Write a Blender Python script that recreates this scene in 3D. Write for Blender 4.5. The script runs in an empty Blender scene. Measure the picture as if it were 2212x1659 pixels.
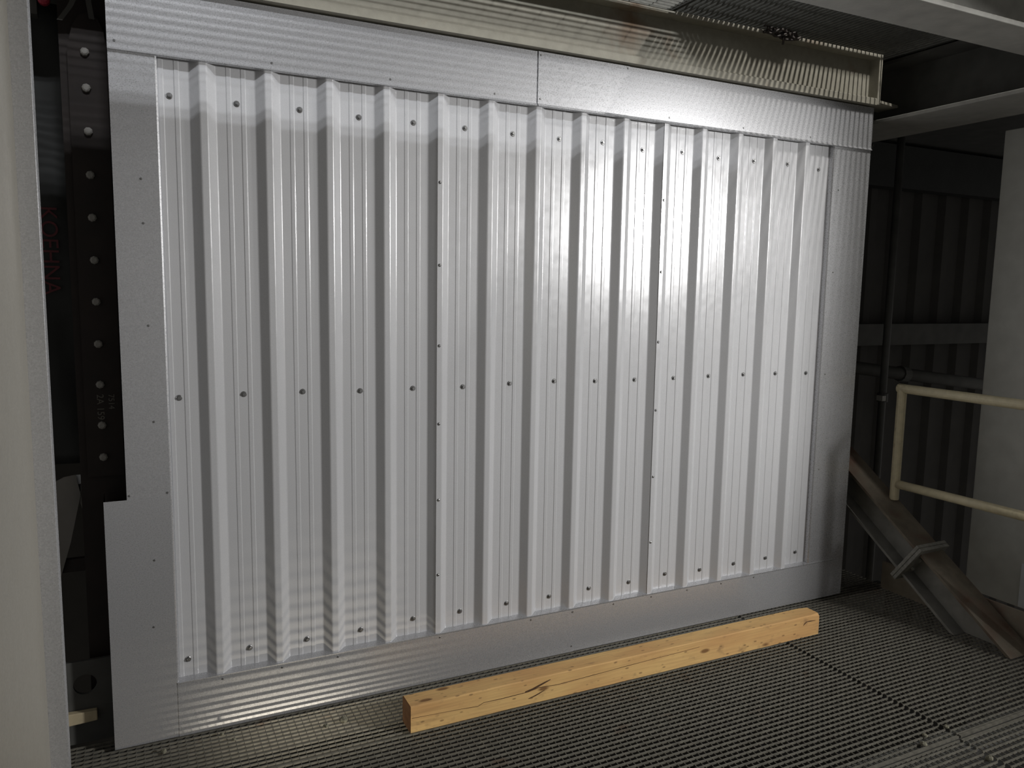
import bpy, math, random
from mathutils import Vector, Matrix

random.seed(7)
scene = bpy.context.scene
C = scene.collection

# ------------------------------------------------------------------ camera
cam_d = bpy.data.cameras.new('camera')
cam = bpy.data.objects.new('camera', cam_d)
C.objects.link(cam)
cam_d.sensor_width = 36.0
cam_d.lens = 1683.27 / 2212.0 * 36.0
cam_d.clip_start = 0.02
_p, _r, _y = -0.1196, -0.0165, -0.4554
ROT = (Matrix.Rotation(_y, 3, 'Z') @ Matrix.Rotation(_p, 3, 'X') @ Matrix.Rotation(_r, 3, 'Y'))
right, fwd, up = ROT.col[0], ROT.col[1], ROT.col[2]
m = Matrix((right, up, -fwd)).transposed().to_4x4()
m.translation = Vector((-0.1413, -2.8512, 1.5844))
cam.matrix_world = m
scene.camera = cam

# ------------------------------------------------------------------ light
world = bpy.data.worlds.new('world')
scene.world = world
world.use_nodes = True
world.node_tree.nodes['Background'].inputs[0].default_value = (1.0, 0.97, 0.92, 1)
world.node_tree.nodes['Background'].inputs[1].default_value = 0.165

vs = scene.view_settings
vs.view_transform = 'Standard'
vs.look = 'None'
vs.gamma = 1.0
vs.use_curve_mapping = False
vs.exposure = 0.0


def aim(o, target):
    o.rotation_euler = (Vector(target) - o.location).to_track_quat('-Z', 'Y').to_euler()


def spot(name, loc, target, power, size, blend, radius, col):
    l = bpy.data.lights.new(name, 'SPOT')
    l.energy = power
    l.spot_size = math.radians(size)
    l.spot_blend = blend
    l.shadow_soft_size = radius
    l.color = col
    o = bpy.data.objects.new(name, l)
    C.objects.link(o)
    o.location = loc
    aim(o, target)
    return o


def tube_light(name, loc, target, power, lx, ly, col):
    """a fluorescent tube fitting: long side along world X"""
    l = bpy.data.lights.new(name, 'AREA')
    l.shape = 'RECTANGLE'
    l.size = lx
    l.size_y = ly
    l.energy = power
    l.color = col
    o = bpy.data.objects.new(name, l)
    C.objects.link(o)
    o.location = loc
    z = (o.location - Vector(target)).normalized()
    x = Vector((1, 0, 0))
    x = (x - z * x.dot(z)).normalized()
    y = z.cross(x)
    mm = Matrix((x, y, z)).transposed().to_4x4()
    mm.translation = o.location
    o.matrix_world = mm
    return o


# site work lamp standing on the right behind the photographer
spot('work_lamp', (4.70, -4.00, 2.30), (1.20, 0.0, 1.00), 720.0, 62, 1.0, 0.19, (1.0, 0.985, 0.96))
# lamps of the upper level, shining down through the ceiling grating
tube_light('upper_lamp_a', (0.1, -3.1, 4.95), (0.3, 0.0, 2.3), 185.0, 1.1, 0.17, (0.95, 0.97, 1.0))
tube_light('upper_lamp_b', (3.15, -1.6, 4.6), (2.7, 0.0, 2.4), 60.0, 0.05, 0.3, (1.0, 0.97, 0.92))
# lamp of the lower level, shining up through the floor grating
tube_light('lower_lamp', (0.42, -0.75, -0.55), (0.48, 0.0, 0.06), 0.42, 0.60, 0.015, (1.0, 0.9, 0.72)).data.spread = math.radians(48)
spot('lower_lamp_b', (0.6, -4.2, -0.35), (0.6, -4.3, -2.6), 420.0, 130, 0.8, 0.1, (1.0, 0.86, 0.62))

# ------------------------------------------------------------------ mesh helpers


class MB:
    def __init__(self):
        self.v = []
        self.f = []

    def add(self, vs_, fs):
        n = len(self.v)
        self.v += [tuple(a) for a in vs_]
        self.f += [tuple(i + n for i in q) for q in fs]
        return self

    def box(self, x0, x1, y0, y1, z0, z1):
        return self.add([(x0, y0, z0), (x1, y0, z0), (x1, y1, z0), (x0, y1, z0),
                         (x0, y0, z1), (x1, y0, z1), (x1, y1, z1), (x0, y1, z1)],
                        [(0, 3, 2, 1), (4, 5, 6, 7), (0, 1, 5, 4), (1, 2, 6, 5), (2, 3, 7, 6), (3, 0, 4, 7)])

    def prism(self, poly, axis, a0, a1):
        """poly: closed list of 2D points; extruded along axis from a0 to a1"""
        n = len(poly)

        def pt(p, a):
            if axis == 'x':
                return (a, p[0], p[1])
            if axis == 'y':
                return (p[0], a, p[1])
            return (p[0], p[1], a)
        vs_ = [pt(p, a0) for p in poly] + [pt(p, a1) for p in poly]
        fs = [tuple(range(n))[::-1], tuple(range(n, 2 * n))]
        fs += [(i, (i + 1) % n, n + (i + 1) % n, n + i) for i in range(n)]
        return self.add(vs_, fs)

    def strip(self, line, t, axis, a0, a1, nrm):
        """thin sheet: 2D polyline, thickened by t along nrm, extruded along axis"""
        back = [(p[0] + nrm[0] * t, p[1] + nrm[1] * t) for p in line]
        n = len(line)

        def pt(p, a):
            if axis == 'x':
                return (a, p[0], p[1])
            if axis == 'y':
                return (p[0], a, p[1])
            return (p[0], p[1], a)
        vs_ = [pt(p, a) for a in (a0, a1) for p in line] + [pt(p, a) for a in (a0, a1) for p in back]
        fs = []
        for i in range(n - 1):
            fs.append((i, i + 1, n + i + 1, n + i))
            fs.append((2 * n + i, 3 * n + i, 3 * n + i + 1, 2 * n + i + 1))
            fs.append((i, 2 * n + i, 2 * n + i + 1, i + 1))
            fs.append((n + i, n + i + 1, 3 * n + i + 1, 3 * n + i))
        fs.append((0, n, 3 * n, 2 * n))
        fs.append((n - 1, 3 * n - 1, 4 * n - 1, 2 * n - 1))
        return self.add(vs_, fs)

    def tube(self, pts, r, n=12, cap=True):
        pts = [Vector(p) for p in pts]
        rs = r if isinstance(r, (list, tuple)) else [r] * len(pts)
        rings = []
        prev = None
        for i, p in enumerate(pts):
            if i == 0:
                t = pts[1] - p
            elif i == len(pts) - 1:
                t = p - pts[i - 1]
            else:
                t = (pts[i + 1] - p).normalized() + (p - pts[i - 1]).normalized()
            t.normalize()
            if prev is None:
                a = Vector((0, 0, 1)) if abs(t.z) < 0.9 else Vector((1, 0, 0))
                u = t.cross(a).normalized()
            else:
                u = (prev - t * prev.dot(t)).normalized()
            prev = u
            w = t.cross(u)
            rings.append([p + (u * math.cos(k * 2 * math.pi / n) + w * math.sin(k * 2 * math.pi / n)) * rs[i] for k in range(n)])
        vs_ = [q for ring in rings for q in ring]
        fs = []
        for i in range(len(pts) - 1):
            for k in range(n):
                a, b = i * n + k, i * n + (k + 1) % n
                fs.append((a, b, b + n, a + n))
        if cap:
            fs.append(tuple(range(n))[::-1])
            fs.append(tuple((len(pts) - 1) * n + k for k in range(n)))
        return self.add(vs_, fs)

    def lathe(self, prof, n=12, axis='y', org=(0, 0, 0), phase=0.0):
        """prof: list of (radius, height); axis -y means heights go towards the camera"""
        vs_ = []
        for r, h in prof:
            for k in range(n):
                a = phase + k * 2 * math.pi / n
                c, s = r * math.cos(a), r * math.sin(a)
                if axis == 'y':
                    vs_.append((org[0] + c, org[1] - h, org[2] + s))
                elif axis == 'x':
                    vs_.append((org[0] - h, org[1] + c, org[2] + s))
                else:
                    vs_.append((org[0] + c, org[1] + s, org[2] + h))
        fs = []
        for i in range(len(prof) - 1):
            for k in range(n):
                a, b = i * n + k, i * n + (k + 1) % n
                fs.append((a, b, b + n, a + n))
        fs.append(tuple((len(prof) - 1) * n + k for k in range(n)))
        fs.append(tuple(range(n))[::-1])
        return self.add(vs_, fs)

    def mesh(self, name):
        me = bpy.data.meshes.new(name)
        me.from_pydata(self.v, [], self.f)
        me.update()
        import bmesh
        bm = bmesh.new()
        bm.from_mesh(me)
        bmesh.ops.recalc_face_normals(bm, faces=bm.faces)
        bm.to_mesh(me)
        bm.free()
        return me

    def build(self, name, mat, parent=None, smooth=False, bevel=0.0, fast=False):
        if fast:
            me = bpy.data.meshes.new(name)
            me.from_pydata(self.v, [], self.f)
            me.update()
        else:
            me = self.mesh(name)
        me.materials.append(mat)
        if smooth:
            for p in me.polygons:
                p.use_smooth = True
        o = bpy.data.objects.new(name, me)
        C.objects.link(o)
        if parent is not None:
            o.parent = parent
        if bevel:
            b = o.modifiers.new('bevel', 'BEVEL')
            b.width = bevel
            b.segments = 2
            b.limit_method = 'ANGLE'
        return o


def inst(src_mesh, name, loc, parent=None, rot=None, scale=None):
    o = bpy.data.objects.new(name, src_mesh)
    C.objects.link(o)
    o.location = loc
    if rot:
        o.rotation_euler = rot
    if scale:
        o.scale = scale
    if parent is not None:
        o.parent = parent
    return o


def empty(name, loc=(0, 0, 0)):
    o = bpy.data.objects.new(name, None)
    C.objects.link(o)
    o.empty_display_size = 0.1
    return o


def tag(o, label=None, cat=None, group=None, kind=None):
    if label:
        o['label'] = label
    if cat:
        o['category'] = cat
    if group:
        o['group'] = group
    if kind:
        o['kind'] = kind
    return o


# ------------------------------------------------------------------ materials


def mat(name, col, rough=0.5, metal=0.0, var=0.0, vscale=8.0, stretch=(1, 1, 1), bump=0.0, bscale=60.0,
        col2=None, c2scale=4.0, c2lo=0.5, c2hi=0.7, rough_var=0.0, spec=0.5, rough_scale=30.0):
    mt = bpy.data.materials.new(name)
    mt.use_nodes = True
    nt = mt.node_tree
    N, L = nt.nodes, nt.links
    b = N['Principled BSDF']
    b.inputs['Roughness'].default_value = rough
    b.inputs['Metallic'].default_value = metal
    b.inputs['Specular IOR Level'].default_value = spec
    tc = N.new('ShaderNodeTexCoord')
    mp = N.new('ShaderNodeMapping')
    mp.inputs['Scale'].default_value = stretch
    L.new(tc.outputs['Object'], mp.inputs['Vector'])

    def noise(scale, detail=4):
        n = N.new('ShaderNodeTexNoise')
        n.inputs['Scale'].default_value = scale
        n.inputs['Detail'].default_value = detail
        L.new(mp.outputs[0], n.inputs['Vector'])
        return n

    def mix(fac, a, bb):
        mx = N.new('ShaderNodeMix')
        mx.data_type = 'RGBA'
        if hasattr(fac, 'default_value'):
            L.new(fac, mx.inputs[0])
        else:
            mx.inputs[0].default_value = fac
        for s, v in ((mx.inputs[6], a), (mx.inputs[7], bb)):
            if hasattr(v, 'links') or hasattr(v, 'is_linked'):
                L.new(v, s)
            else:
                s.default_value = (*v, 1)
        return mx.outputs[2]
    cur = None
    if var:
        n = noise(vscale)
        lo = tuple(max(0, c * (1 - var)) for c in col)
        hi = tuple(min(1, c * (1 + var)) for c in col)
        rp = N.new('ShaderNodeMapRange')
        rp.inputs[1].default_value = 0.3
        rp.inputs[2].default_value = 0.7
        L.new(n.outputs['Fac'], rp.inputs[0])
        cur = mix(rp.outputs[0], lo, hi)
    if col2:
        n = noise(c2scale, 6)
        rp = N.new('ShaderNodeMapRange')
        rp.inputs[1].default_value = c2lo
        rp.inputs[2].default_value = c2hi
        L.new(n.outputs['Fac'], rp.inputs[0])
        cur = mix(rp.outputs[0], cur if cur is not None else col, col2)
    if cur is not None:
        L.new(cur, b.inputs['Base Color'])
    else:
        b.inputs['Base Color'].default_value = (*col, 1)
    if rough_var:
        n = noise(rough_scale)
        rp = N.new('ShaderNodeMapRange')
        rp.inputs[1].default_value = 0.3
        rp.inputs[2].default_value = 0.7
        rp.inputs[3].default_value = rough - rough_var
        rp.inputs[4].default_value = rough + rough_var
        L.new(n.outputs['Fac'], rp.inputs[0])
        L.new(rp.outputs[0], b.inputs['Roughness'])
    if bump:
        n = noise(bscale)
        bp = N.new('ShaderNodeBump')
        bp.inputs['Strength'].default_value = bump
        bp.inputs['Distance'].default_value = 0.004
        L.new(n.outputs['Fac'], bp.inputs['Height'])
        L.new(bp.outputs[0], b.inputs['Normal'])
    return mt


M = {}
M['sheet'] = mat('aluzinc_sheet', (0.60, 0.605, 0.625), 0.225, 0.11, var=0.04, vscale=260, bump=0.006, bscale=4, rough_var=0.03)
M['flash'] = mat('aluzinc_flashing', (0.56, 0.565, 0.585), 0.29, 0.55, var=0.13, vscale=300, bump=0.05, bscale=7, rough_var=0.04, rough_scale=200)
M['leftpanel'] = mat('weathered_panel', (0.54, 0.515, 0.45), 0.42, 0.5, var=0.08, vscale=220, bump=0.05, bscale=5, rough_var=0.05)
M['screw'] = mat('zinc_screw', (0.30, 0.30, 0.30), 0.35, 0.9, var=0.2, vscale=300)
M['beam'] = mat('grey_green_paint', (0.30, 0.285, 0.235), 0.6, 0.0, var=0.08, vscale=30, bump=0.1, bscale=120,
                col2=(0.20, 0.13, 0.08), c2scale=3.2, c2lo=0.60, c2hi=0.74)
M['steel'] = mat('grey_steel_paint', (0.34, 0.335, 0.31), 0.55, 0.0, var=0.12, vscale=14, bump=0.1, bscale=90)
M['darksteel'] = mat('dark_steel_paint', (0.075, 0.075, 0.07), 0.6, 0.0, var=0.2, vscale=9)
M['brace'] = mat('brace_paint', (0.22, 0.215, 0.195), 0.6, 0.0, var=0.15, vscale=16, bump=0.15, bscale=80)
M['brace_top'] = mat('brace_rust', (0.17, 0.145, 0.11), 0.75, 0.0, var=0.2, vscale=20, bump=0.3, bscale=90,
                     col2=(0.10, 0.055, 0.035), c2scale=5, c2lo=0.50, c2hi=0.66)
M['plate'] = mat('splice_plate', (0.24, 0.235, 0.21), 0.6, 0.1, var=0.2, vscale=60)
M['grating'] = mat('galvanised_grating', (0.19, 0.18, 0.15), 0.55, 0.3, var=0.25, vscale=40,
                   col2=(0.16, 0.11, 0.075), c2scale=6, c2lo=0.64, c2hi=0.8)
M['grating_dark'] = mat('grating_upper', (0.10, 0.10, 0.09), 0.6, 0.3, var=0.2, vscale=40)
M['cream'] = mat('cream_paint', (0.62, 0.55, 0.37), 0.45, 0.0, var=0.08, vscale=40, bump=0.08, bscale=150,
                 col2=(0.35, 0.27, 0.17), c2scale=12, c2lo=0.66, c2hi=0.78)
M['panel'] = mat('grey_panel', (0.62, 0.62, 0.58), 0.5, 0.1, var=0.06, vscale=12, bump=0.05, bscale=8)
M['white'] = mat('white_strip', (0.75, 0.78, 0.82), 0.5, 0.0, var=0.04, vscale=30)
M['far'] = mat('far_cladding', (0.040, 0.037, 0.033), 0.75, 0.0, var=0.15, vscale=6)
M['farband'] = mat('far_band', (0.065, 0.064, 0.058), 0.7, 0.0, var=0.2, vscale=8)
M['black'] = mat('black_membrane', (0.012, 0.013, 0.012), 0.65, 0.0, var=0.3, vscale=6, bump=0.4, bscale=12)
M['red'] = mat('red_print', (0.11, 0.02, 0.025), 0.7, var=0.25, vscale=40)
M['redcap'] = mat('red_plastic', (0.42, 0.04, 0.07), 0.5)
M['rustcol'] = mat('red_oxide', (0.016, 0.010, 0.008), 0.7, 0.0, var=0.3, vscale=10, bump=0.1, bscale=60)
M['bolt'] = mat('bolt_head', (0.26, 0.25, 0.23), 0.55, 0.1, var=0.1, vscale=60)
M['chalk'] = mat('chalk_mark', (0.16, 0.15, 0.13), 0.9)
M['curve'] = mat('grey_curved_sheet', (0.20, 0.19, 0.175), 0.55, 0.2, var=0.1, vscale=10)
M['debris'] = mat('mortar_crumb', (0.22, 0.21, 0.155), 0.9, 0.0, var=0.3, vscale=90, bump=0.6, bscale=120)
M['shaving'] = mat('wood_shaving', (0.55, 0.42, 0.25), 0.8, 0.0, var=0.2, vscale=60)
M['paleblock'] = mat('pale_block', (0.45, 0.38, 0.25), 0.8, 0.0, var=0.15, vscale=25)
M['wire'] = mat('old_wire', (0.055, 0.045, 0.04), 0.6, 0.1, var=0.3, vscale=40)
M['concrete'] = mat('dark_concrete', (0.10, 0.093, 0.08), 0.9, 0.0, var=0.2, vscale=4)
M['foot'] = mat('painted_kerb', (0.26, 0.225, 0.175), 0.7, 0.0, var=0.12, vscale=18, col2=(0.22, 0.10, 0.07), c2scale=4, c2lo=0.55, c2hi=0.7)


def wood_material():
    mt = bpy.data.materials.new('sawn_timber')
    mt.use_nodes = True
    nt = mt.node_tree
    N, L = nt.nodes, nt.links
    b = N['Principled BSDF']
    b.inputs['Roughness'].default_value = 0.7
    b.inputs['Specular IOR Level'].default_value = 0.25
    tc = N.new('ShaderNodeTexCoord')

    def mapping(s):
        mp = N.new('ShaderNodeMapping')
        mp.inputs['Scale'].default_value = s
        L.new(tc.outputs['Object'], mp.inputs['Vector'])
        return mp.outputs[0]

    def noise(vec, scale, detail=5):
        n = N.new('ShaderNodeTexNoise')
        n.inputs['Scale'].default_value = scale
        n.inputs['Detail'].default_value = detail
        L.new(vec, n.inputs['Vector'])
        return n.outputs['Fac']

    def ramp(fac, lo, hi, a=0.0, c=1.0):
        r = N.new('ShaderNodeMapRange')
        r.inputs[1].default_value, r.inputs[2].default_value = lo, hi
        r.inputs[3].default_value, r.inputs[4].default_value = a, c
        L.new(fac, r.inputs[0])
        return r.outputs[0]

    def mix(fac, a, bb):
        mx = N.new('ShaderNodeMix')
        mx.data_type = 'RGBA'
        L.new(fac, mx.inputs[0])
        for s, v in ((mx.inputs[6], a), (mx.inputs[7], bb)):
            if isinstance(v, tuple):
                s.default_value = (*v, 1)
            else:
                L.new(v, s)
        return mx.outputs[2]
    grain = noise(mapping((3, 60, 60)), 2.0)
    broad = noise(mapping((1.2, 5, 5)), 2.2, 3)
    cur = mix(ramp(broad, 0.35, 0.65), (0.68, 0.40, 0.165), (0.78, 0.52, 0.215))
    cur = mix(ramp(grain, 0.42, 0.72, 0.0, 0.45), cur, (0.48, 0.27, 0.12))
    dirt = noise(mapping((5, 9, 9)), 3.5, 6)
    cur = mix(ramp(dirt, 0.60, 0.80, 0.0, 0.6), cur, (0.22, 0.13, 0.075))
    # knots: stretched cells
    vo = N.new('ShaderNodeTexVoronoi')
    vo.inputs['Scale'].default_value = 1.0
    L.new(mapping((4.2, 11, 11)), vo.inputs['Vector'])
    cur = mix(ramp(vo.outputs['Distance'], 0.07, 0.13, 0.85, 0.0), cur, (0.17, 0.075, 0.03))
    # little dark chips
    vo2 = N.new('ShaderNodeTexVoronoi')
    vo2.inputs['Scale'].default_value = 1.0
    L.new(mapping((16, 40, 40)), vo2.inputs['Vector'])
    cur = mix(ramp(vo2.outputs['Distance'], 0.10, 0.17, 0.6, 0.0), cur, (0.15, 0.08, 0.04))
    L.new(cur, b.inputs['Base Color'])
    bp = N.new('ShaderNodeBump')
    bp.inputs['Strength'].default_value = 0.35
    bp.inputs['Distance'].default_value = 0.002
    L.new(grain, bp.inputs['Height'])
    L.new(bp.outputs[0], b.inputs['Normal'])
    return mt


M['wood'] = wood_material()
M['crack'] = mat('timber_crack', (0.09, 0.045, 0.02), 0.9)
M['endgrain'] = mat('timber_end', (0.34, 0.17, 0.075), 0.85, 0.0, var=0.2, vscale=40)

# ------------------------------------------------------------------ the cladding wall
PITCH, RIB0 = 0.207, 0.100          # rib centres RIB0 + i * PITCH
H, TOP, FL = 0.026, 0.023, 0.029    # rib height, crest width, flank width


def rounded(points, r=0.004, n=4):
    out = [points[0]]
    for i in range(1, len(points) - 1):
        a, p, c = Vector(points[i - 1]), Vector(points[i]), Vector(points[i + 1])
        u, w = (a - p).normalized(), (c - p).normalized()
        rr = min(r, (a - p).length * 0.4, (c - p).length * 0.4)
        s, e = p + u * rr, p + w * rr
        for k in range(n + 1):
            t = k / n
            q = s * (1 - t) ** 2 + p * 2 * t * (1 - t) + e * t ** 2
            out.append((q.x, q.y))
    out.append(points[-1])
    return out


def crest(c):
    return [(c - TOP / 2 - FL, 0), (c - TOP / 2, -H), (c + TOP / 2, -H), (c + TOP / 2 + FL, 0)]


def valley(c):
    """two shallow stiffening ridges in the valley centred on c"""
    pts = []
    for s in (-0.0235, 0.0235):
        k = c + s + 0.001
        pts += [(k - 0.0082, 0), (k - 0.0064, -0.0018), (k + 0.0064, -0.0018), (k + 0.0082, 0)]
    return pts


def sheet_profile(i0, i1, start, end, yo):
    """from rib i0 to rib i1 inclusive, None for a plain edge at the side"""
    pts = []
    if start is not None:
        pts.append((start, 0))
        pts += valley(RIB0 + i0 * PITCH - PITCH / 2) if i0 == 0 else []
        pts += crest(RIB0 + i0 * PITCH)
    else:
        pts += crest(RIB0 + i0 * PITCH)[1:]
    for i in range(i0, i1):
        pts += valley(RIB0 + i * PITCH + PITCH / 2)
        pts += crest(RIB0 + (i + 1) * PITCH)
    if end is not None:
        pts += valley(RIB0 + i1 * PITCH + PITCH / 2)
        pts.append((end, 0))
    else:
        pts = pts[:-1]
    return rounded([(x, y + yo) for x, y in pts])


wall = tag(empty('wall_back'), 'ribbed bare aluminium cladding wall made of three upright sheets', None, None, 'structure')
hexscrew = MB()
hexscrew.lathe([(0.0100, 0.0), (0.0100, 0.0022), (0.0085, 0.0032)], 14)
hexscrew.lathe([(0.0052, 0.003), (0.0058, 0.0035), (0.0058, 0.008), (0.0045, 0.009)], 6)
hexscrew_me = hexscrew.mesh('screw')
hexscrew_me.materials.append(M['screw'])
rivet = MB()
rivet.lathe([(0.0062, 0.0), (0.0060, 0.0014), (0.0045, 0.0030), (0.0022, 0.0040)], 10)
rivet_me = rivet.mesh('rivet')
rivet_me.materials.append(M['screw'])
small = MB()
small.lathe([(0.0040, 0.0), (0.0038, 0.0012), (0.0026, 0.0024)], 8)
small_me = small.mesh('rivet')
small_me.materials.append(M['screw'])

ZB, ZT = 0.14, 2.40
sheets = []
for k, (i0, i1, st, en) in enumerate(((0, 4, -0.10, None), (4, 9, None, None), (9, 13, None, 2.995))):
    line = sheet_profile(i0, i1, st, en, -0.0012 * k)
    sheets.append(MB().strip(line, 0.0009, 'z', ZB, ZT, (0, 1)).build('cladding_sheet', M['sheet'], wall))
rows = (2.197, 1.203, 0.270)
for c in range(15):
    x = RIB0 - PITCH / 2 + c * PITCH
    sh = 0 if c < 5 else (1 if c < 10 else 2)
    for z in rows:
        inst(hexscrew_me, 'screw', (x + 0.0035 + random.uniform(-0.004, 0.004), -0.0012 * sh, z + random.uniform(-0.006, 0.006)),
             sheets[sh], (0, random.uniform(0, 6.28), 0))
for sh, i in ((1, 4), (2, 9)):
    for z in (1.984, 1.675, 1.367, 1.061, 0.756, 0.449):
        inst(rivet_me, 'rivet', (RIB0 + i * PITCH - 0.002, -H - 0.0012 * sh, z), sheets[sh])

# flashings around the cladding: folded sheet trims
YF = -H - 0.0035


def trim(n, mb, label, rivets=(), mtl='flash'):
    o = mb.build('trim_%d' % n, M[mtl])
    tag(o, label, None, None, 'structure')
    for p in rivets:
        inst(small_me, 'rivet', p, o)
    return o


ribs = [RIB0 + i * PITCH for i in range(14)]


def top_line(yo, lip=0.008):
    return [(0.06, 2.514), (YF + yo, 2.514), (YF + yo, 2.3175), (YF + yo - lip, 2.3075), (YF + yo + 0.006, 2.306)]


trim(1, MB().strip(top_line(0), 0.0012, 'x', -0.176, 1.331, (0.7, -0.7)),
     'long striped-lit top flashing strip over the left half of the ribbed wall',
     [(-0.155, YF, 2.335)] + [(ribs[i] + 0.012, YF, 2.332) for i in (1, 3, 5)])
trim(2, MB().strip(top_line(-0.004), 0.0012, 'x', 1.331, 1.760, (0.7, -0.7)),
     'short lapped top flashing piece left of the highlight with a bright lower lip',
     [(1.342, YF - 0.004, 2.50), (1.342, YF - 0.004, 2.335), (1.75, YF - 0.004, 2.505)])
trim(3, MB().strip(top_line(-0.0008), 0.0012, 'x', 1.758, 3.218, (0.7, -0.7)),
     'top flashing strip running to the right corner under the grey beam',
     [(ribs[i] + 0.01, YF - 0.0008, 2.332) for i in (9, 11, 13)])
# left side flashing: narrow above, wider below
side_l = MB()
side_l.strip([(-0.1755, 0.10), (-0.1755, YF + 0.0010), (-0.042, YF + 0.0010), (-0.037, YF + 0.004), (-0.0365, 0.001)], 0.001, 'z', 0.86, 2.33, (0, 1))
trim(4, side_l, 'narrow upper left side flashing beside the dark bolted column',
     [(-0.095, YF + 0.001, 1.92), (-0.093, YF + 0.001, 1.78), (-0.09, YF + 0.001, 1.45), (-0.085, YF + 0.001, 1.13), (-0.168, YF + 0.001, 0.885), (-0.052, YF + 0.001, 0.885)])
side_l2 = MB()
side_l2.strip([(-0.2445, 0.10), (-0.2445, YF - 0.0006), (-0.042, YF - 0.0006), (-0.037, YF + 0.003), (-0.0365, 0.001)], 0.001, 'z', 0.004, 0.872, (0, 1))
trim(5, side_l2, 'wider lower left side flashing standing on the floor grating',
     [(-0.10, YF - 0.0006, 0.655), (-0.11, YF - 0.0006, 0.42)])
side_r = MB()
side_r.strip([(2.962, 0.001), (2.964, YF + 0.006), (2.969, YF + 0.0010), (3.218, YF + 0.0010), (3.218, 0.12)], 0.001, 'z', 0.004, 2.33, (0, 1))
trim(6, side_r, 'plain right side flashing closing the ribbed wall before the dark area',
     [(3.0, YF + 0.001, 1.19), (3.01, YF + 0.001, 1.7), (3.0, YF + 0.001, 0.7), (3.01, YF + 0.001, 2.1)])


def bot_line(yo):
    return [(0.0, 0.209), (YF + yo - 0.002, 0.203), (YF + yo, 0.197), (YF + yo, 0.004)]


trim(7, MB().strip(bot_line(-0.002), 0.001, 'x', -0.042, 1.560, (0.8, -0.6)),
     'left bottom flashing strip with light stripes above the floor grating',
     [(ribs[i] + 0.006, YF - 0.002, 0.187) for i in (0, 1, 2, 4, 6, 7)] + [(1.552, YF - 0.002, 0.187), (1.552, YF - 0.002, 0.03)])
trim(8, MB().strip(bot_line(-0.0008), 0.001, 'x', 1.5605, 3.16, (0.8, -0.6)),
     'right bottom flashing strip behind the far end of the timber',
     [(ribs[i] + 0.012, YF - 0.0008, 0.187) for i in (8, 9, 10, 11, 12)])
# core of the wall (insulated backing)
core = MB().box(-0.17, 3.21, 0.012, 0.10, 0.01, 2.505).build('wall_core', M['darksteel'], wall)

# ------------------------------------------------------------------ floor grating
floor = tag(empty('floor'), 'steel bar grating floor panels in front of the wall', None, None, 'structure')


def grating(parent, x0, x1, y0, y1, z, along, bp_, cp, depth, bt, mtl, off=0.0, frame=(True, True, True, True), cdepth=0.003, ct=0.0018, fw=0.004, cdrop=0.0035):
    """bearing bars run along 'x' or 'y'; cross rods the other way"""
    g = empty('grating_panel')
    g.parent = parent
    b = MB()
    if along == 'x':
        y = y0 + off
        while y < y1:
            b.box(x0, x1, y - bt / 2, y + bt / 2, z - depth, z)
            y += bp_
    else:
        x = x0 + off
        while x < x1:
            b.box(x - bt / 2, x + bt / 2, y0, y1, z - depth, z)
            x += bp_
    tag(b.build('bearing_bar', M[mtl], g, fast=True), kind='stuff')
    c = MB()
    if along == 'x':
        x = x0 + cp / 2
        while x < x1:
            c.box(x - ct / 2, x + ct / 2, y0, y1, z - cdepth - cdrop, z - cdrop)
            x += cp
    else:
        y = y0 + cp / 2
        while y < y1:
            c.box(x0, x1, y - ct / 2, y + ct / 2, z - cdepth - cdrop, z - cdrop)
            y += cp
    tag(c.build('cross_bar', M[mtl], g, fast=True), kind='stuff')
    f = MB()
    if frame[0]:
        f.box(x0, x0 + fw, y0, y1, z - depth, z + 0.001)
    if frame[1]:
        f.box(x1 - fw, x1, y0, y1, z - depth, z + 0.001)
    if frame[2]:
        f.box(x0, x1, y0, y0 + fw, z - depth, z + 0.001)
    if frame[3]:
        f.box(x0, x1, y1 - fw, y1, z - depth, z + 0.001)
    if f.v:
        f.build('edge_bar', M[mtl], g)
    return g


BP, CP = 0.0245, 0.0262
FD = 0.007
grating(floor, -0.9, 2.510, -1.183, 0.06, -0.001, 'x', BP, CP, FD, 0.0042, 'grating', 0.006, (False, False, True, False), fw=0.010)
grating(floor, 2.520, 3.55, -1.183, 0.30, -0.001, 'x', BP, CP, FD, 0.0042, 'grating', 0.018, (False, False, True, False), fw=0.010)
grating(floor, -0.9, 2.490, -3.6, -1.196, -0.001, 'x', BP, CP, FD, 0.0042, 'grating', 0.010, (False, False, False, True))
grating(floor, 2.500, 3.95, -3.6, -1.196, -0.001, 'x', BP, CP, FD, 0.0042, 'grating', 0.020, (False, False, False, True))

# supports and slab under the grating
low = MB().box(-4, 7, -6, 5, -2.7, -2.6).build('floor_lower', M['concrete'])
tag(low, 'dark concrete floor of the level below the grating', None, None, 'structure')
for (x0, x1, y0, y1, nm) in ((-0.9, 3.6, -0.055, 0.045, 'under the wall foot'), (-0.9, 3.6, -1.25, -1.13, 'under the panel joint nearer the camera')):
    b = empty('support_beam')
    tag(b, 'dark steel support beam below the grating ' + nm, 'beam')
    yc = (y0 + y1) / 2
    MB().box(x0, x1, y0, y1, -FD - 0.015, -FD - 0.003).build('top_flange', M['darksteel'], b)
    MB().box(x0, x1, yc - 0.004, yc + 0.004, -FD - 0.17, -FD - 0.0155).build('web', M['darksteel'], b)
    MB().box(x0, x1, y0, y1, -FD - 0.182, -FD - 0.1705).build('bottom_flange', M['darksteel'], b)

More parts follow.
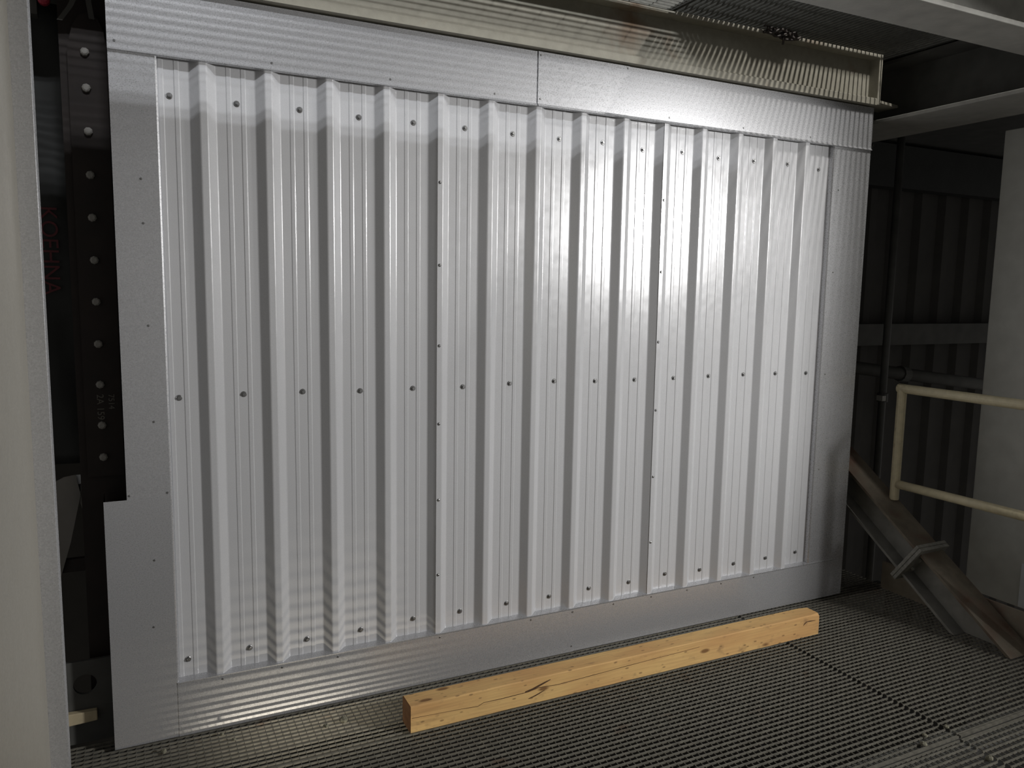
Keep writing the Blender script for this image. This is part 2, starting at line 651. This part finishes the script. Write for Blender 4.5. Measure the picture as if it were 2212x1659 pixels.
# ------------------------------------------------------------------ ceiling
ceil = tag(empty('ceiling'), 'dark steel grating deck overhead seen from below', None, None, 'structure')
ZC = 2.765
grating(ceil, -1.2, 1.95, -0.70, 0.10, ZC + 0.014, 'x', 0.027, 0.10, 0.012, 0.003, 'grating_dark', 0.004, (True, True, False, False))
grating(ceil, 1.96, 3.30, -1.15, 0.10, ZC + 0.030, 'y', 0.0274, 0.10, 0.028, 0.006, 'grating_dark', 0.0137, (True, True, True, True), cdepth=0.012)
MB().box(-1.2, 1.95, -3.6, -0.70, ZC + 0.004, ZC + 0.014).build('blocking_plate', M['darksteel'], ceil)  # solid plate added to cast the shadow below the lit wall top
MB().box(1.96, 9.0, -3.6, -1.16, ZC + 0.004, ZC + 0.014).build('blocking_plate', M['darksteel'], ceil)
MB().box(3.32, 9.0, -1.15, 0.10, ZC + 0.004, ZC + 0.014).build('blocking_plate', M['darksteel'], ceil)  # added to stop the upper lamps spilling in at the right

MB().box(-3.0, 9.0, 0.11, 1.7, ZC + 0.004, ZC + 0.014).build('blocking_plate', M['darksteel'], ceil)  # added to keep the upper lamps off the far wall

# beam along the top of the wall
ba = tag(empty('steel_beam'), 'grey-green painted steel beam with rust patches along the top of the wall', 'beam')
MB().prism([(-0.060, 2.520), (0.06, 2.520), (0.06, 2.548), (-0.004, 2.548), (-0.056, 2.552), (-0.060, 2.549)], 'x', -1.1, 3.20).build('bottom_flange', M['beam'], ba)
MB().box(-1.1, 3.20, -0.004, 0.004, 2.5485, 2.7415).build('web', M['beam'], ba)
MB().box(-1.1, 3.20, -0.060, 0.06, 2.742, 2.759).build('top_flange', M['beam'], ba, bevel=0.003)
MB().box(3.2005, 3.222, -0.062, 0.06, 2.520, 2.760).build('end_plate', M['beam'], ba, bevel=0.004)
MB().prism([(3.2225, -0.05), (3.40, -0.02), (3.40, 0.10), (3.2225, 0.10)], 'z', 2.536, 2.548).build('gusset_plate', M['beam'], ba)

# overhead beam in front
bb = tag(empty('steel_beam'), 'pale grey overhead steel beam crossing the top right corner', 'beam')
MB().box(1.0, 5.2, -1.085, -0.890, 2.515, 2.532).build('bottom_flange', M['steel'], bb, bevel=0.003)
MB().box(1.0, 5.2, -0.992, -0.983, 2.5325, 2.7495).build('web', M['steel'], bb)
MB().box(1.0, 5.2, -1.085, -0.890, 2.750, 2.764).build('top_flange', M['steel'], bb)

# cross beam perpendicular to the wall at the right
bc = tag(empty('steel_beam'), 'dark grey cross beam running away from the wall corner at right', 'beam')
MB().box(3.285, 3.685, -2.6, 0.55, 2.452, 2.470).build('bottom_flange', M['steel'], bc, bevel=0.003)
MB().box(3.46, 3.475, -2.6, 0.55, 2.4705, 2.7425).build('web', M['darksteel'], bc)
MB().box(3.335, 3.60, -2.6, 0.55, 2.743, 2.760).build('top_flange', M['darksteel'], bc)

# old wires tied to the upper edge of the wall beam
wr = tag(empty('wire_tangle'), 'tangle of old dark wire tied to the top edge of the wall beam', 'wire')
for k in range(5):
    pts = []
    for j in range(13):
        t = j / 12
        pts.append((2.44 + 0.20 * t + 0.012 * math.sin(7 * t + k), -0.068 - 0.008 * (k % 3) - 0.006 * math.sin(9 * t + k * 2),
                    2.744 + 0.012 * math.sin(6.3 * t * (1 + 0.2 * k) + k * 1.7) + 0.004 * k))
    MB().tube(pts, 0.0055, 8).build('wire', M['wire'], wr, smooth=True)
lp = [(2.53 + 0.022 * math.cos(a), -0.075, 2.775 + 0.028 * math.sin(a)) for a in [j * 2 * math.pi / 14 for j in range(15)]]
MB().tube(lp, 0.005, 8).build('wire_loop', M['wire'], wr, smooth=True)
MB().tube([(2.555, -0.07, 2.745), (2.557, -0.072, 2.725), (2.556, -0.07, 2.708)], 0.005, 8).build('wire_end', M['wire'], wr, smooth=True)

# ------------------------------------------------------------------ timber
tb = tag(empty('timber_beam'), 'long yellowish square-sawn timber lying on the grating along the wall foot', 'timber')
tb.location = (0.706, -0.30, 0.0)
tx = MB()
nseg = 40
LT = 2.010
prof = []
for i in range(nseg + 1):
    x = LT * i / nseg
    w = 0.0012 * math.sin(3 * x) + random.uniform(-0.0006, 0.0006)
    y0, y1, z0, z1 = -0.0425 + w, 0.046, 0.0005, 0.100 + 0.0008 * math.sin(4 * x + 1)
    ch = 0.004
    if i == nseg:
        ch = 0.012
    prof.append([(x, y0, z0), (x, y1, z0), (x, y1, z1 - ch), (x, y1 - ch, z1), (x, y0 + ch, z1), (x, y0, z1 - ch)])
vs_ = [p for r_ in prof for p in r_]
fs = []
for i in range(nseg):
    for k in range(6):
        a, b_ = i * 6 + k, i * 6 + (k + 1) % 6
        fs.append((a, b_, b_ + 6, a + 6))
tx.add(vs_, fs)
tx.build('timber_body', M['wood'], tb)
MB().add(prof[0], [tuple(range(6))]).add([(x - 0.0015, y, z) for x, y, z in prof[0]], [tuple(range(6))]).build('end_face', M['endgrain'], tb)
MB().add(prof[-1], [tuple(range(6))]).build('end_face', M['wood'], tb)
# drying cracks in the front face, as shallow dark slits
crk = [(0.005, 0.056), (0.10, 0.052), (0.20, 0.047), (0.262, 0.042), (0.285, 0.052), (0.36, 0.050), (0.47, 0.052), (0.52, 0.060), (0.60, 0.054), (0.72, 0.057),
       (0.86, 0.062), (1.00, 0.066), (1.12, 0.069), (1.22, 0.071), (1.30, 0.074)]


def slit(line, w, name='crack'):
    mb_ = MB()
    n = len(line)
    pv = []
    for i, (x, z) in enumerate(line):
        ww = w * (0.35 + 0.65 * math.sin(math.pi * min(1, max(0.06, i / (n - 1)))))
        yy = -0.0425 + 0.0012 * math.sin(3 * x) - 0.0009
        pv += [(x, yy, z - ww / 2), (x, yy, z + ww / 2), (x, yy + 0.004, z + ww / 2), (x, yy + 0.004, z - ww / 2)]
    f_ = []
    for i in range(n - 1):
        for k in range(4):
            a, b_ = i * 4 + k, i * 4 + (k + 1) % 4
            f_.append((a, b_, b_ + 4, a + 4))
    f_.append((0, 1, 2, 3))
    f_.append((4 * n - 4, 4 * n - 3, 4 * n - 2, 4 * n - 1))
    return mb_.add(pv, f_).build(name, M['crack'], tb)


slit(crk, 0.0022)
slit([(0.46, 0.055), (0.49, 0.059), (0.515, 0.066), (0.545, 0.075), (0.57, 0.082)], 0.008)
slit([(0.475, 0.024), (0.50, 0.029), (0.525, 0.037), (0.545, 0.044)], 0.005)
slit([(1.925, 0.074), (1.95, 0.074), (1.985, 0.072)], 0.004)
slit([(1.91, 0.060), (1.918, 0.068), (1.928, 0.072)], 0.005)

# ------------------------------------------------------------------ crumbs and shavings on the grating
crumbs = [(0.508, -0.165, 0.016, 'largest pale mortar crumb on the grating below the light stripes'),
          (0.440, -0.175, 0.010, 'small grey crumb just left of the largest mortar crumb'),
          (-0.095, -0.105, 0.011, 'pale crumb on the grating near the left wall corner'),
          (0.095, -0.075, 0.008, 'small crumb close to the wall foot at left'),
          (0.130, -0.125, 0.008, 'tiny crumb on the grating a little off the left wall foot'),
          (2.340, -1.165, 0.012, 'pale crumb beside the panel joint at lower right'),
          (2.395, -1.130, 0.010, 'small crumb on the panel joint at lower right'),
          (2.520, -1.125, 0.010, 'crumb where the grating panels meet at lower right'),
          (2.470, -1.320, 0.013, 'rusty crumb on the nearest grating panel at lower right')]
for x, y, r, lab in crumbs:
    mb_ = MB()
    n = 7
    rings = []
    for i, (rr, h) in enumerate(((0.75, 0.0), (1.0, 0.35), (0.85, 0.8), (0.4, 1.15))):
        rings.append([(r * rr * random.uniform(0.75, 1.2) * math.cos(k * 6.283 / n), r * rr * random.uniform(0.75, 1.2) * math.sin(k * 6.283 / n),
                       r * h * random.uniform(0.9, 1.1) if i else 0.0) for k in range(n)])
    v_ = [p for ring in rings for p in ring]
    f_ = [(i * n + k, i * n + (k + 1) % n, (i + 1) * n + (k + 1) % n, (i + 1) * n + k) for i in range(3) for k in range(n)]
    f_ += [tuple(range(n))[::-1], tuple(3 * n + k for k in range(n))]
    o = mb_.add(v_, f_).build('mortar_crumb', M['debris'])
    o.location = (x, y, 0.0)
    tag(o, lab, 'crumb', 'crumbs lying on the grating')
shv = MB()
for k in range(150):
    x = random.choice([random.uniform(0.75, 2.0), random.uniform(1.2, 1.75), random.uniform(2.1, 2.3)])
    y = -0.235 + random.uniform(-0.012, 0.05) * random.random()
    a = random.uniform(0, 3.14)
    l, w, h = random.uniform(0.006, 0.018), random.uniform(0.001, 0.0025), random.uniform(0.002, 0.008)
    dx, dy = l * math.cos(a), l * math.sin(a) * 0.5
    shv.add([(x, y, 0.0), (x + w, y, 0.0), (x + dx + w, y + dy, h), (x + dx, y + dy, h),
             (x, y, 0.001), (x + w, y, 0.001), (x + dx + w, y + dy, h + 0.001), (x + dx, y + dy, h + 0.001)],
            [(0, 1, 2, 3), (4, 5, 6, 7), (0, 1, 5, 4), (2, 3, 7, 6), (1, 2, 6, 5), (3, 0, 4, 7)])
tag(shv.build('wood_shavings', M['shaving'], fast=True), 'thin wood shavings scattered between the timber and the wall foot', 'shavings', None, 'stuff')

# ------------------------------------------------------------------ diagonal brace at the right
br = tag(empty('diagonal_brace'), 'grimy diagonal steel I-section brace with bolted joint plates at the right', 'brace')
SL = math.atan(0.706)
ca, sa = math.cos(SL), math.sin(SL)
# local frame: s along the brace (down towards the camera), t across it (upwards); origin on the upper flange plane
OX, OY, OZ = 3.30, 0.025, 0.643


def br_pt(x, s, t):
    return (x, OY - s * ca + t * -sa, OZ - s * sa + t * ca)


def br_box(x0, x1, s0, s1, t0, t1):
    mb_ = MB()
    pts = [br_pt(x, s, t) for t in (t0, t1) for (x, s) in ((x0, s0), (x1, s0), (x1, s1), (x0, s1))]
    return mb_.add(pts, [(0, 3, 2, 1), (4, 5, 6, 7), (0, 1, 5, 4), (1, 2, 6, 5), (2, 3, 7, 6), (3, 0, 4, 7)])


def br_slab(x0, x1, s0, t0, t1):
    """slab running down to the floor plane, its foot cut level"""
    def s_floor(t):
        return (OZ + t * ca - 0.001) / sa
    pts = []
    for x in (x0, x1):
        pts += [br_pt(x, s0, t0), br_pt(x, s0, t1), br_pt(x, s_floor(t1), t1), br_pt(x, s_floor(t0), t0)]
    return MB().add(pts, [(0, 1, 2, 3), (4, 5, 6, 7), (0, 1, 5, 4), (1, 2, 6, 5), (2, 3, 7, 6), (3, 0, 4, 7)])


W = 0.165
D = 0.167
br_slab(OX, OX + W, -0.55, -0.013, 0.0).build('upper_flange', M['brace_top'], br)
br_slab(OX, OX + W, -0.55, -D, -D + 0.013).build('lower_flange', M['brace'], br)
br_slab(OX + W / 2 - 0.005, OX + W / 2 + 0.005, -0.55, -D + 0.0135, -0.0135).build('web', M['brace'], br)
plates = []
for s0 in (0.505, 0.524):
    jp = br_box(OX - 0.022, OX + W + 0.022, s0, s0 + 0.0175, -D - 0.035, 0.030).build('joint_plate', M['plate'], br, bevel=0.002)
    plates.append(jp)
bolt = MB().lathe([(0.012, 0.0), (0.012, 0.010), (0.009, 0.013)], 6, 'z')
bolt_me = bolt.mesh('bolt')
bolt_me.materials.append(M['plate'])
for x in (OX + 0.035, OX + W - 0.035):
    for t in (-0.05, -D + 0.05):
        for s, flip in ((0.505, 1), (0.5415, -1)):
            o = inst(bolt_me, 'bolt', br_pt(x, s, t), plates[0] if flip == 1 else plates[1])
            zax = Vector((0, ca, sa)) * flip
            o.rotation_euler = zax.to_track_quat('Z', 'Y').to_euler()

# ------------------------------------------------------------------ handrail
hr = tag(empty('handrail'), 'cream painted tubular handrail with two rails at the right', 'handrail')
RX, RY = 3.435, -0.143
MB().tube([(RX, RY, 0.525), (RX, RY, 1.134)], 0.0235, 16).build('post', M['cream'], hr, smooth=False, bevel=0.003)
MB().tube([(RX, RY + 0.0225, 1.113), (RX, -0.955, 1.113)], 0.0238, 16).build('top_rail', M['cream'], hr, bevel=0.003)
MB().tube([(RX, RY - 0.015, 0.610), (RX, -0.93, 0.6145)], 0.0225, 16).build('middle_rail', M['cream'], hr, smooth=True)
MB().tube([(RX, -0.93, 0.0), (RX, -0.93, 1.134)], 0.0235, 16).build('post', M['cream'], hr, smooth=True)

# toe board behind the brace
tbm = MB().prism([(-0.052, 0.0), (-0.052, 0.15), (-1.3, 0.155), (-1.3, 0.0)], 'x', 3.500, 3.512).build('toe_board', M['foot'], bevel=0.002)
tag(tbm, 'low grey-brown steel toe board on the grating behind the diagonal brace', 'toe board')

# ------------------------------------------------------------------ right hand side
wr_ = tag(empty('wall_right'), 'plain dark grey sheet metal wall panel behind the cream handrail', None, None, 'structure')
MB().box(3.93, 3.99, -2.18, -0.245, 0.0, 2.44).build('wall_sheet', M['panel'], wr_, bevel=0.004)  # near end extended out of view to shade the right flashing
MB().box(3.925, 3.9295, -0.60, -0.535, 0.005, 0.235).build('pale_strip', M['white'], wr_)

sp = tag(empty('scaffold_pole'), 'thin dark upright scaffold pole in the shadows right of the wall', 'pole')
MB().tube([(3.85, 0.30, -0.2), (3.85, 0.30, 2.52)], 0.021, 12).build('pole', M['darksteel'], sp, smooth=True)
MB().lathe([(0.031, 0.0), (0.031, 0.05)], 12, 'z', (3.85, 0.30, 0.965)).build('coupler', M['darksteel'], sp)
MB().box(3.80, 3.83, 0.26, 0.30, 0.975, 1.005).build('coupler_bolt', M['steel'], sp)

# far dark wall with horizontal rails
fw = tag(empty('wall_far'), 'dark ribbed wall far behind in the shadows at the right', None, None, 'structure')
line = []
x = 3.0
while x < 9.0:
    line += [(x, 1.6), (x + 0.05, 1.56), (x + 0.12, 1.56), (x + 0.17, 1.6)]
    x += 0.3
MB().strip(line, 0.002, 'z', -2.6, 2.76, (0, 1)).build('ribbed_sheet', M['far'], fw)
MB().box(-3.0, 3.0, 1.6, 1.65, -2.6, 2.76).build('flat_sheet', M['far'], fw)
g1 = tag(empty('wall_rail'), 'wide grey horizontal rail on the far dark wall', 'rail')
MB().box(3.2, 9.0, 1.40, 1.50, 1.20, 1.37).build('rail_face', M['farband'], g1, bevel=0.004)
MB().box(3.2, 9.0, 1.505, 1.555, 1.25, 1.32).build('rail_bracket', M['far'], g1)
g2 = tag(empty('wall_rail'), 'dark recessed upper rail on the far dark wall under the cross beam', 'rail')
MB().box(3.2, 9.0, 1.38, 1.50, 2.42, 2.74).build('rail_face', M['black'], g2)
MB().box(3.2, 9.0, 1.505, 1.555, 2.50, 2.60).build('rail_bracket', M['far'], g2)
dg = tag(empty('pipe_run'), 'slanting dark pipe in front of the far wall above the handrail', 'pipe')
MB().tube([(4.3, 1.0, 1.10), (6.6, 1.0, 0.82)], 0.045, 12).build('pipe', M['farband'], dg, smooth=True)
MB().tube([(4.9, 1.0, 1.027), (4.97, 1.0, 1.018)], 0.058, 12).build('flange', M['farband'], dg)
hn = tag(empty('cable_bundle'), 'faint bundle of cables hanging under the cross beam', 'cable')
for k in range(4):
    pts = [(3.42 + 0.25 * t, 0.35 + 0.05 * k, 2.44 - 0.02 * k - 0.22 * math.sin(math.pi * t) * (0.6 + 0.2 * k)) for t in [j / 10 for j in range(11)]]
    MB().tube(pts, 0.014, 8).build('cable', M['farband'], hn, smooth=True)

# ------------------------------------------------------------------ left foreground panel
lw = tag(empty('wall_left'), 'close bare metal enclosure panel with a folded edge at the left', None, None, 'structure')
MB().box(-0.40, -0.333, -3.1, -1.003, 0.0, 2.76).build('panel_face', M['leftpanel'], lw)
MB().box(-0.40, -0.2985, -1.0025, -0.96, 0.0, 2.76).build('edge_flashing', M['flash'], lw, bevel=0.0015)

# ------------------------------------------------------------------ behind the gap at the left
col = tag(empty('bolted_column'), 'dark red-oxide steel column with a row of pale bolt heads in the left gap', 'column')
cplate = MB().prism([(-0.292, 0.93), (-0.292, 2.33), (-0.275, 2.40), (-0.255, 2.435), (-0.228, 2.447), (-0.200, 2.43), (-0.185, 2.39), (-0.180, 2.33), (-0.180, 0.93)],
           'y', 0.105, 0.125).build('splice_plate', M['rustcol'], col)
MB().box(-0.315, -0.145, 0.1255, 0.140, 0.0, 2.75).build('flange', M['rustcol'], col)
MB().box(-0.235, -0.222, 0.1405, 0.32, 0.0, 2.75).build('web', M['rustcol'], col)
cb = MB().lathe([(0.0140, 0.0), (0.0140, 0.004), (0.0125, 0.010), (0.008, 0.0125)], 8)
cb_me = cb.mesh('bolt')
cb_me.materials.append(M['bolt'])
for z in (2.322, 2.210, 2.074, 1.936, 1.799, 1.661, 1.524, 1.383, 1.246, 1.107, 0.997):
    inst(cb_me, 'bolt', (-0.242, 0.105, z), cplate, (0, random.uniform(0, 1), 0))


def lettering(text, size, mtl, parent, origin, name='lettering'):
    cu = bpy.data.curves.new('txt', 'FONT')
    cu.body = text
    cu.size = size
    cu.extrude = 0.0004
    t = bpy.data.objects.new('txt', cu)
    C.objects.link(t)
    bpy.context.view_layer.update()
    me = bpy.data.meshes.new_from_object(t.evaluated_get(bpy.context.evaluated_depsgraph_get()))
    bpy.data.objects.remove(t)
    me.materials.append(mtl)
    o = bpy.data.objects.new(name, me)
    C.objects.link(o)
    # text runs down the wall: baseline direction -z, letter tops towards +x, facing -y
    o.matrix_world = Matrix(((0, 1, 0, origin[0]), (0, 0, -1, origin[1]), (-1, 0, 0, origin[2]), (0, 0, 0, 1)))
    o.parent = parent
    return o


lettering('2A 159', 0.030, M['chalk'], col, (-0.254, 0.1044, 1.213), 'chalk_mark')
lettering('7514', 0.026, M['chalk'], col, (-0.219, 0.1044, 1.212), 'chalk_mark')

mb_l = tag(empty('black_membrane'), 'crumpled black sheeting with faint red letters in the left gap', 'sheeting')
gv, gf = [], []
nx, nz = 10, 40
for j in range(nz + 1):
    for i in range(nx + 1):
        gv.append((-0.62 + 0.36 * i / nx, 0.262 + 0.006 * math.sin(i * 1.3 + j * 0.35) + random.uniform(-0.003, 0.003), 0.95 + 1.55 * j / nz))
for j in range(nz):
    for i in range(nx):
        a = j * (nx + 1) + i
        gf.append((a, a + 1, a + nx + 2, a + nx + 1))
mo = MB().add(gv, gf).build('sheet', M['black'], mb_l, smooth=True)
sm = mo.modifiers.new('solid', 'SOLIDIFY')
sm.thickness = 0.003
sm.offset = 1
lettering('KOEHNA', 0.072, M['red'], mb_l, (-0.402, 0.249, 1.842))

# red cap and pale straps at the top of the gap
st = tag(empty('lifting_strap'), 'pale webbing strap ends hanging over the top of the bolted column', 'strap')
MB().strip([(-0.315, 2.405), (-0.285, 2.45), (-0.262, 2.50), (-0.25, 2.56)], 0.016, 'y', 0.085, 0.088, (1, 0)).build('strap_end', M['farband'], st)
MB().strip([(-0.225, 2.42), (-0.232, 2.47), (-0.238, 2.56)], 0.016, 'y', 0.080, 0.083, (1, 0)).build('strap_end', M['farband'], st)
rc = tag(empty('red_cap'), 'small red plastic cap at the very top of the left gap', 'cap')
MB().lathe([(0.018, 0.0), (0.018, 0.02), (0.012, 0.028)], 12, 'y', (-0.352, 0.16, 2.478)).build('cap_body', M['redcap'], rc)
MB().box(-0.41, -0.372, 0.15, 0.20, 2.43, 2.60).build('cap_holder', M['farband'], rc)

# curved sheet below the membrane
cs = tag(empty('curved_sheet'), 'dull grey curved metal sheet with a bright slit low in the left gap', 'sheet')
pl = [(-0.52, 0.82), (-0.43, 0.885), (-0.402, 0.900), (-0.37, 0.916), (-0.339, 0.921), (-0.334, 0.9205)]
pl += [(-0.322, 0.85), (-0.36, 0.68), (-0.401, 0.54), (-0.45, 0.40), (-0.60, 0.40)]
MB().prism(pl, 'y', 0.200, 0.203).build('front_sheet', M['curve'], cs)
MB().prism([(-0.318, 0.915), (-0.30, 0.895), (-0.262, 0.883), (-0.30, 0.82), (-0.318, 0.79), (-0.325, 0.82)], 'y', 0.206, 0.209).build('side_sheet', M['curve'], cs)
MB().box(-0.336, -0.314, 0.212, 0.214, 0.835, 0.918).build('bright_slit', M['white'], cs)  # the slit's brightness is put in as a white strip
MB().box(-0.337, -0.313, 0.2105, 0.2118, 0.860, 0.885).build('dark_tab', M['black'], cs)

hb = tag(empty('steel_bar'), 'faint dark horizontal bar low in the left gap', 'bar')
MB().box(-0.60, -0.20, 0.215, 0.24, 0.568, 0.615).build('bar_face', M['rustcol'], hb, bevel=0.003)
MB().box(-0.60, -0.20, 0.2405, 0.25, 0.575, 0.608).build('bar_back', M['rustcol'], hb)

# base plate with a round hole and pale block
bpz = tag(empty('base_plate'), 'dark upright base plate with one round hole low in the left gap', 'plate')
n = 24
hc = (-0.330, 0.212)
hv, hf = [], []
for k in range(n):
    a = 2 * math.pi * k / n
    c_, s_ = math.cos(a), math.sin(a)
    sc_ = min(0.13 / max(abs(c_), 1e-6), 0.085 / max(abs(s_), 1e-6))
    for yy in (0.070, 0.082):
        hv.append((hc[0] + 0.036 * c_, yy, hc[1] + 0.036 * s_))
        hv.append((hc[0] + sc_ * c_, yy, hc[1] + sc_ * s_))
for k in range(n):
    a, b_ = 4 * k, 4 * ((k + 1) % n)
    hf += [(a, a + 1, b_ + 1, b_), (a + 2, b_ + 2, b_ + 3, a + 3), (a, b_, b_ + 2, a + 2), (a + 1, a + 3, b_ + 3, b_ + 1)]
MB().add(hv, hf).build('drilled_plate', M['darksteel'], bpz)
MB().box(-0.47, -0.20, 0.0705, 0.10, 0.0, 0.1265).build('foot_plate', M['darksteel'], bpz)
pb = MB().prism([(-0.46, 0.078), (-0.296, 0.086), (-0.296, 0.122), (-0.46, 0.126)], 'y', 0.045, 0.069).build('wooden_block', M['paleblock'], bevel=0.003)
tag(pb, 'short pale wooden block wedged against the base plate in the left gap', 'block')
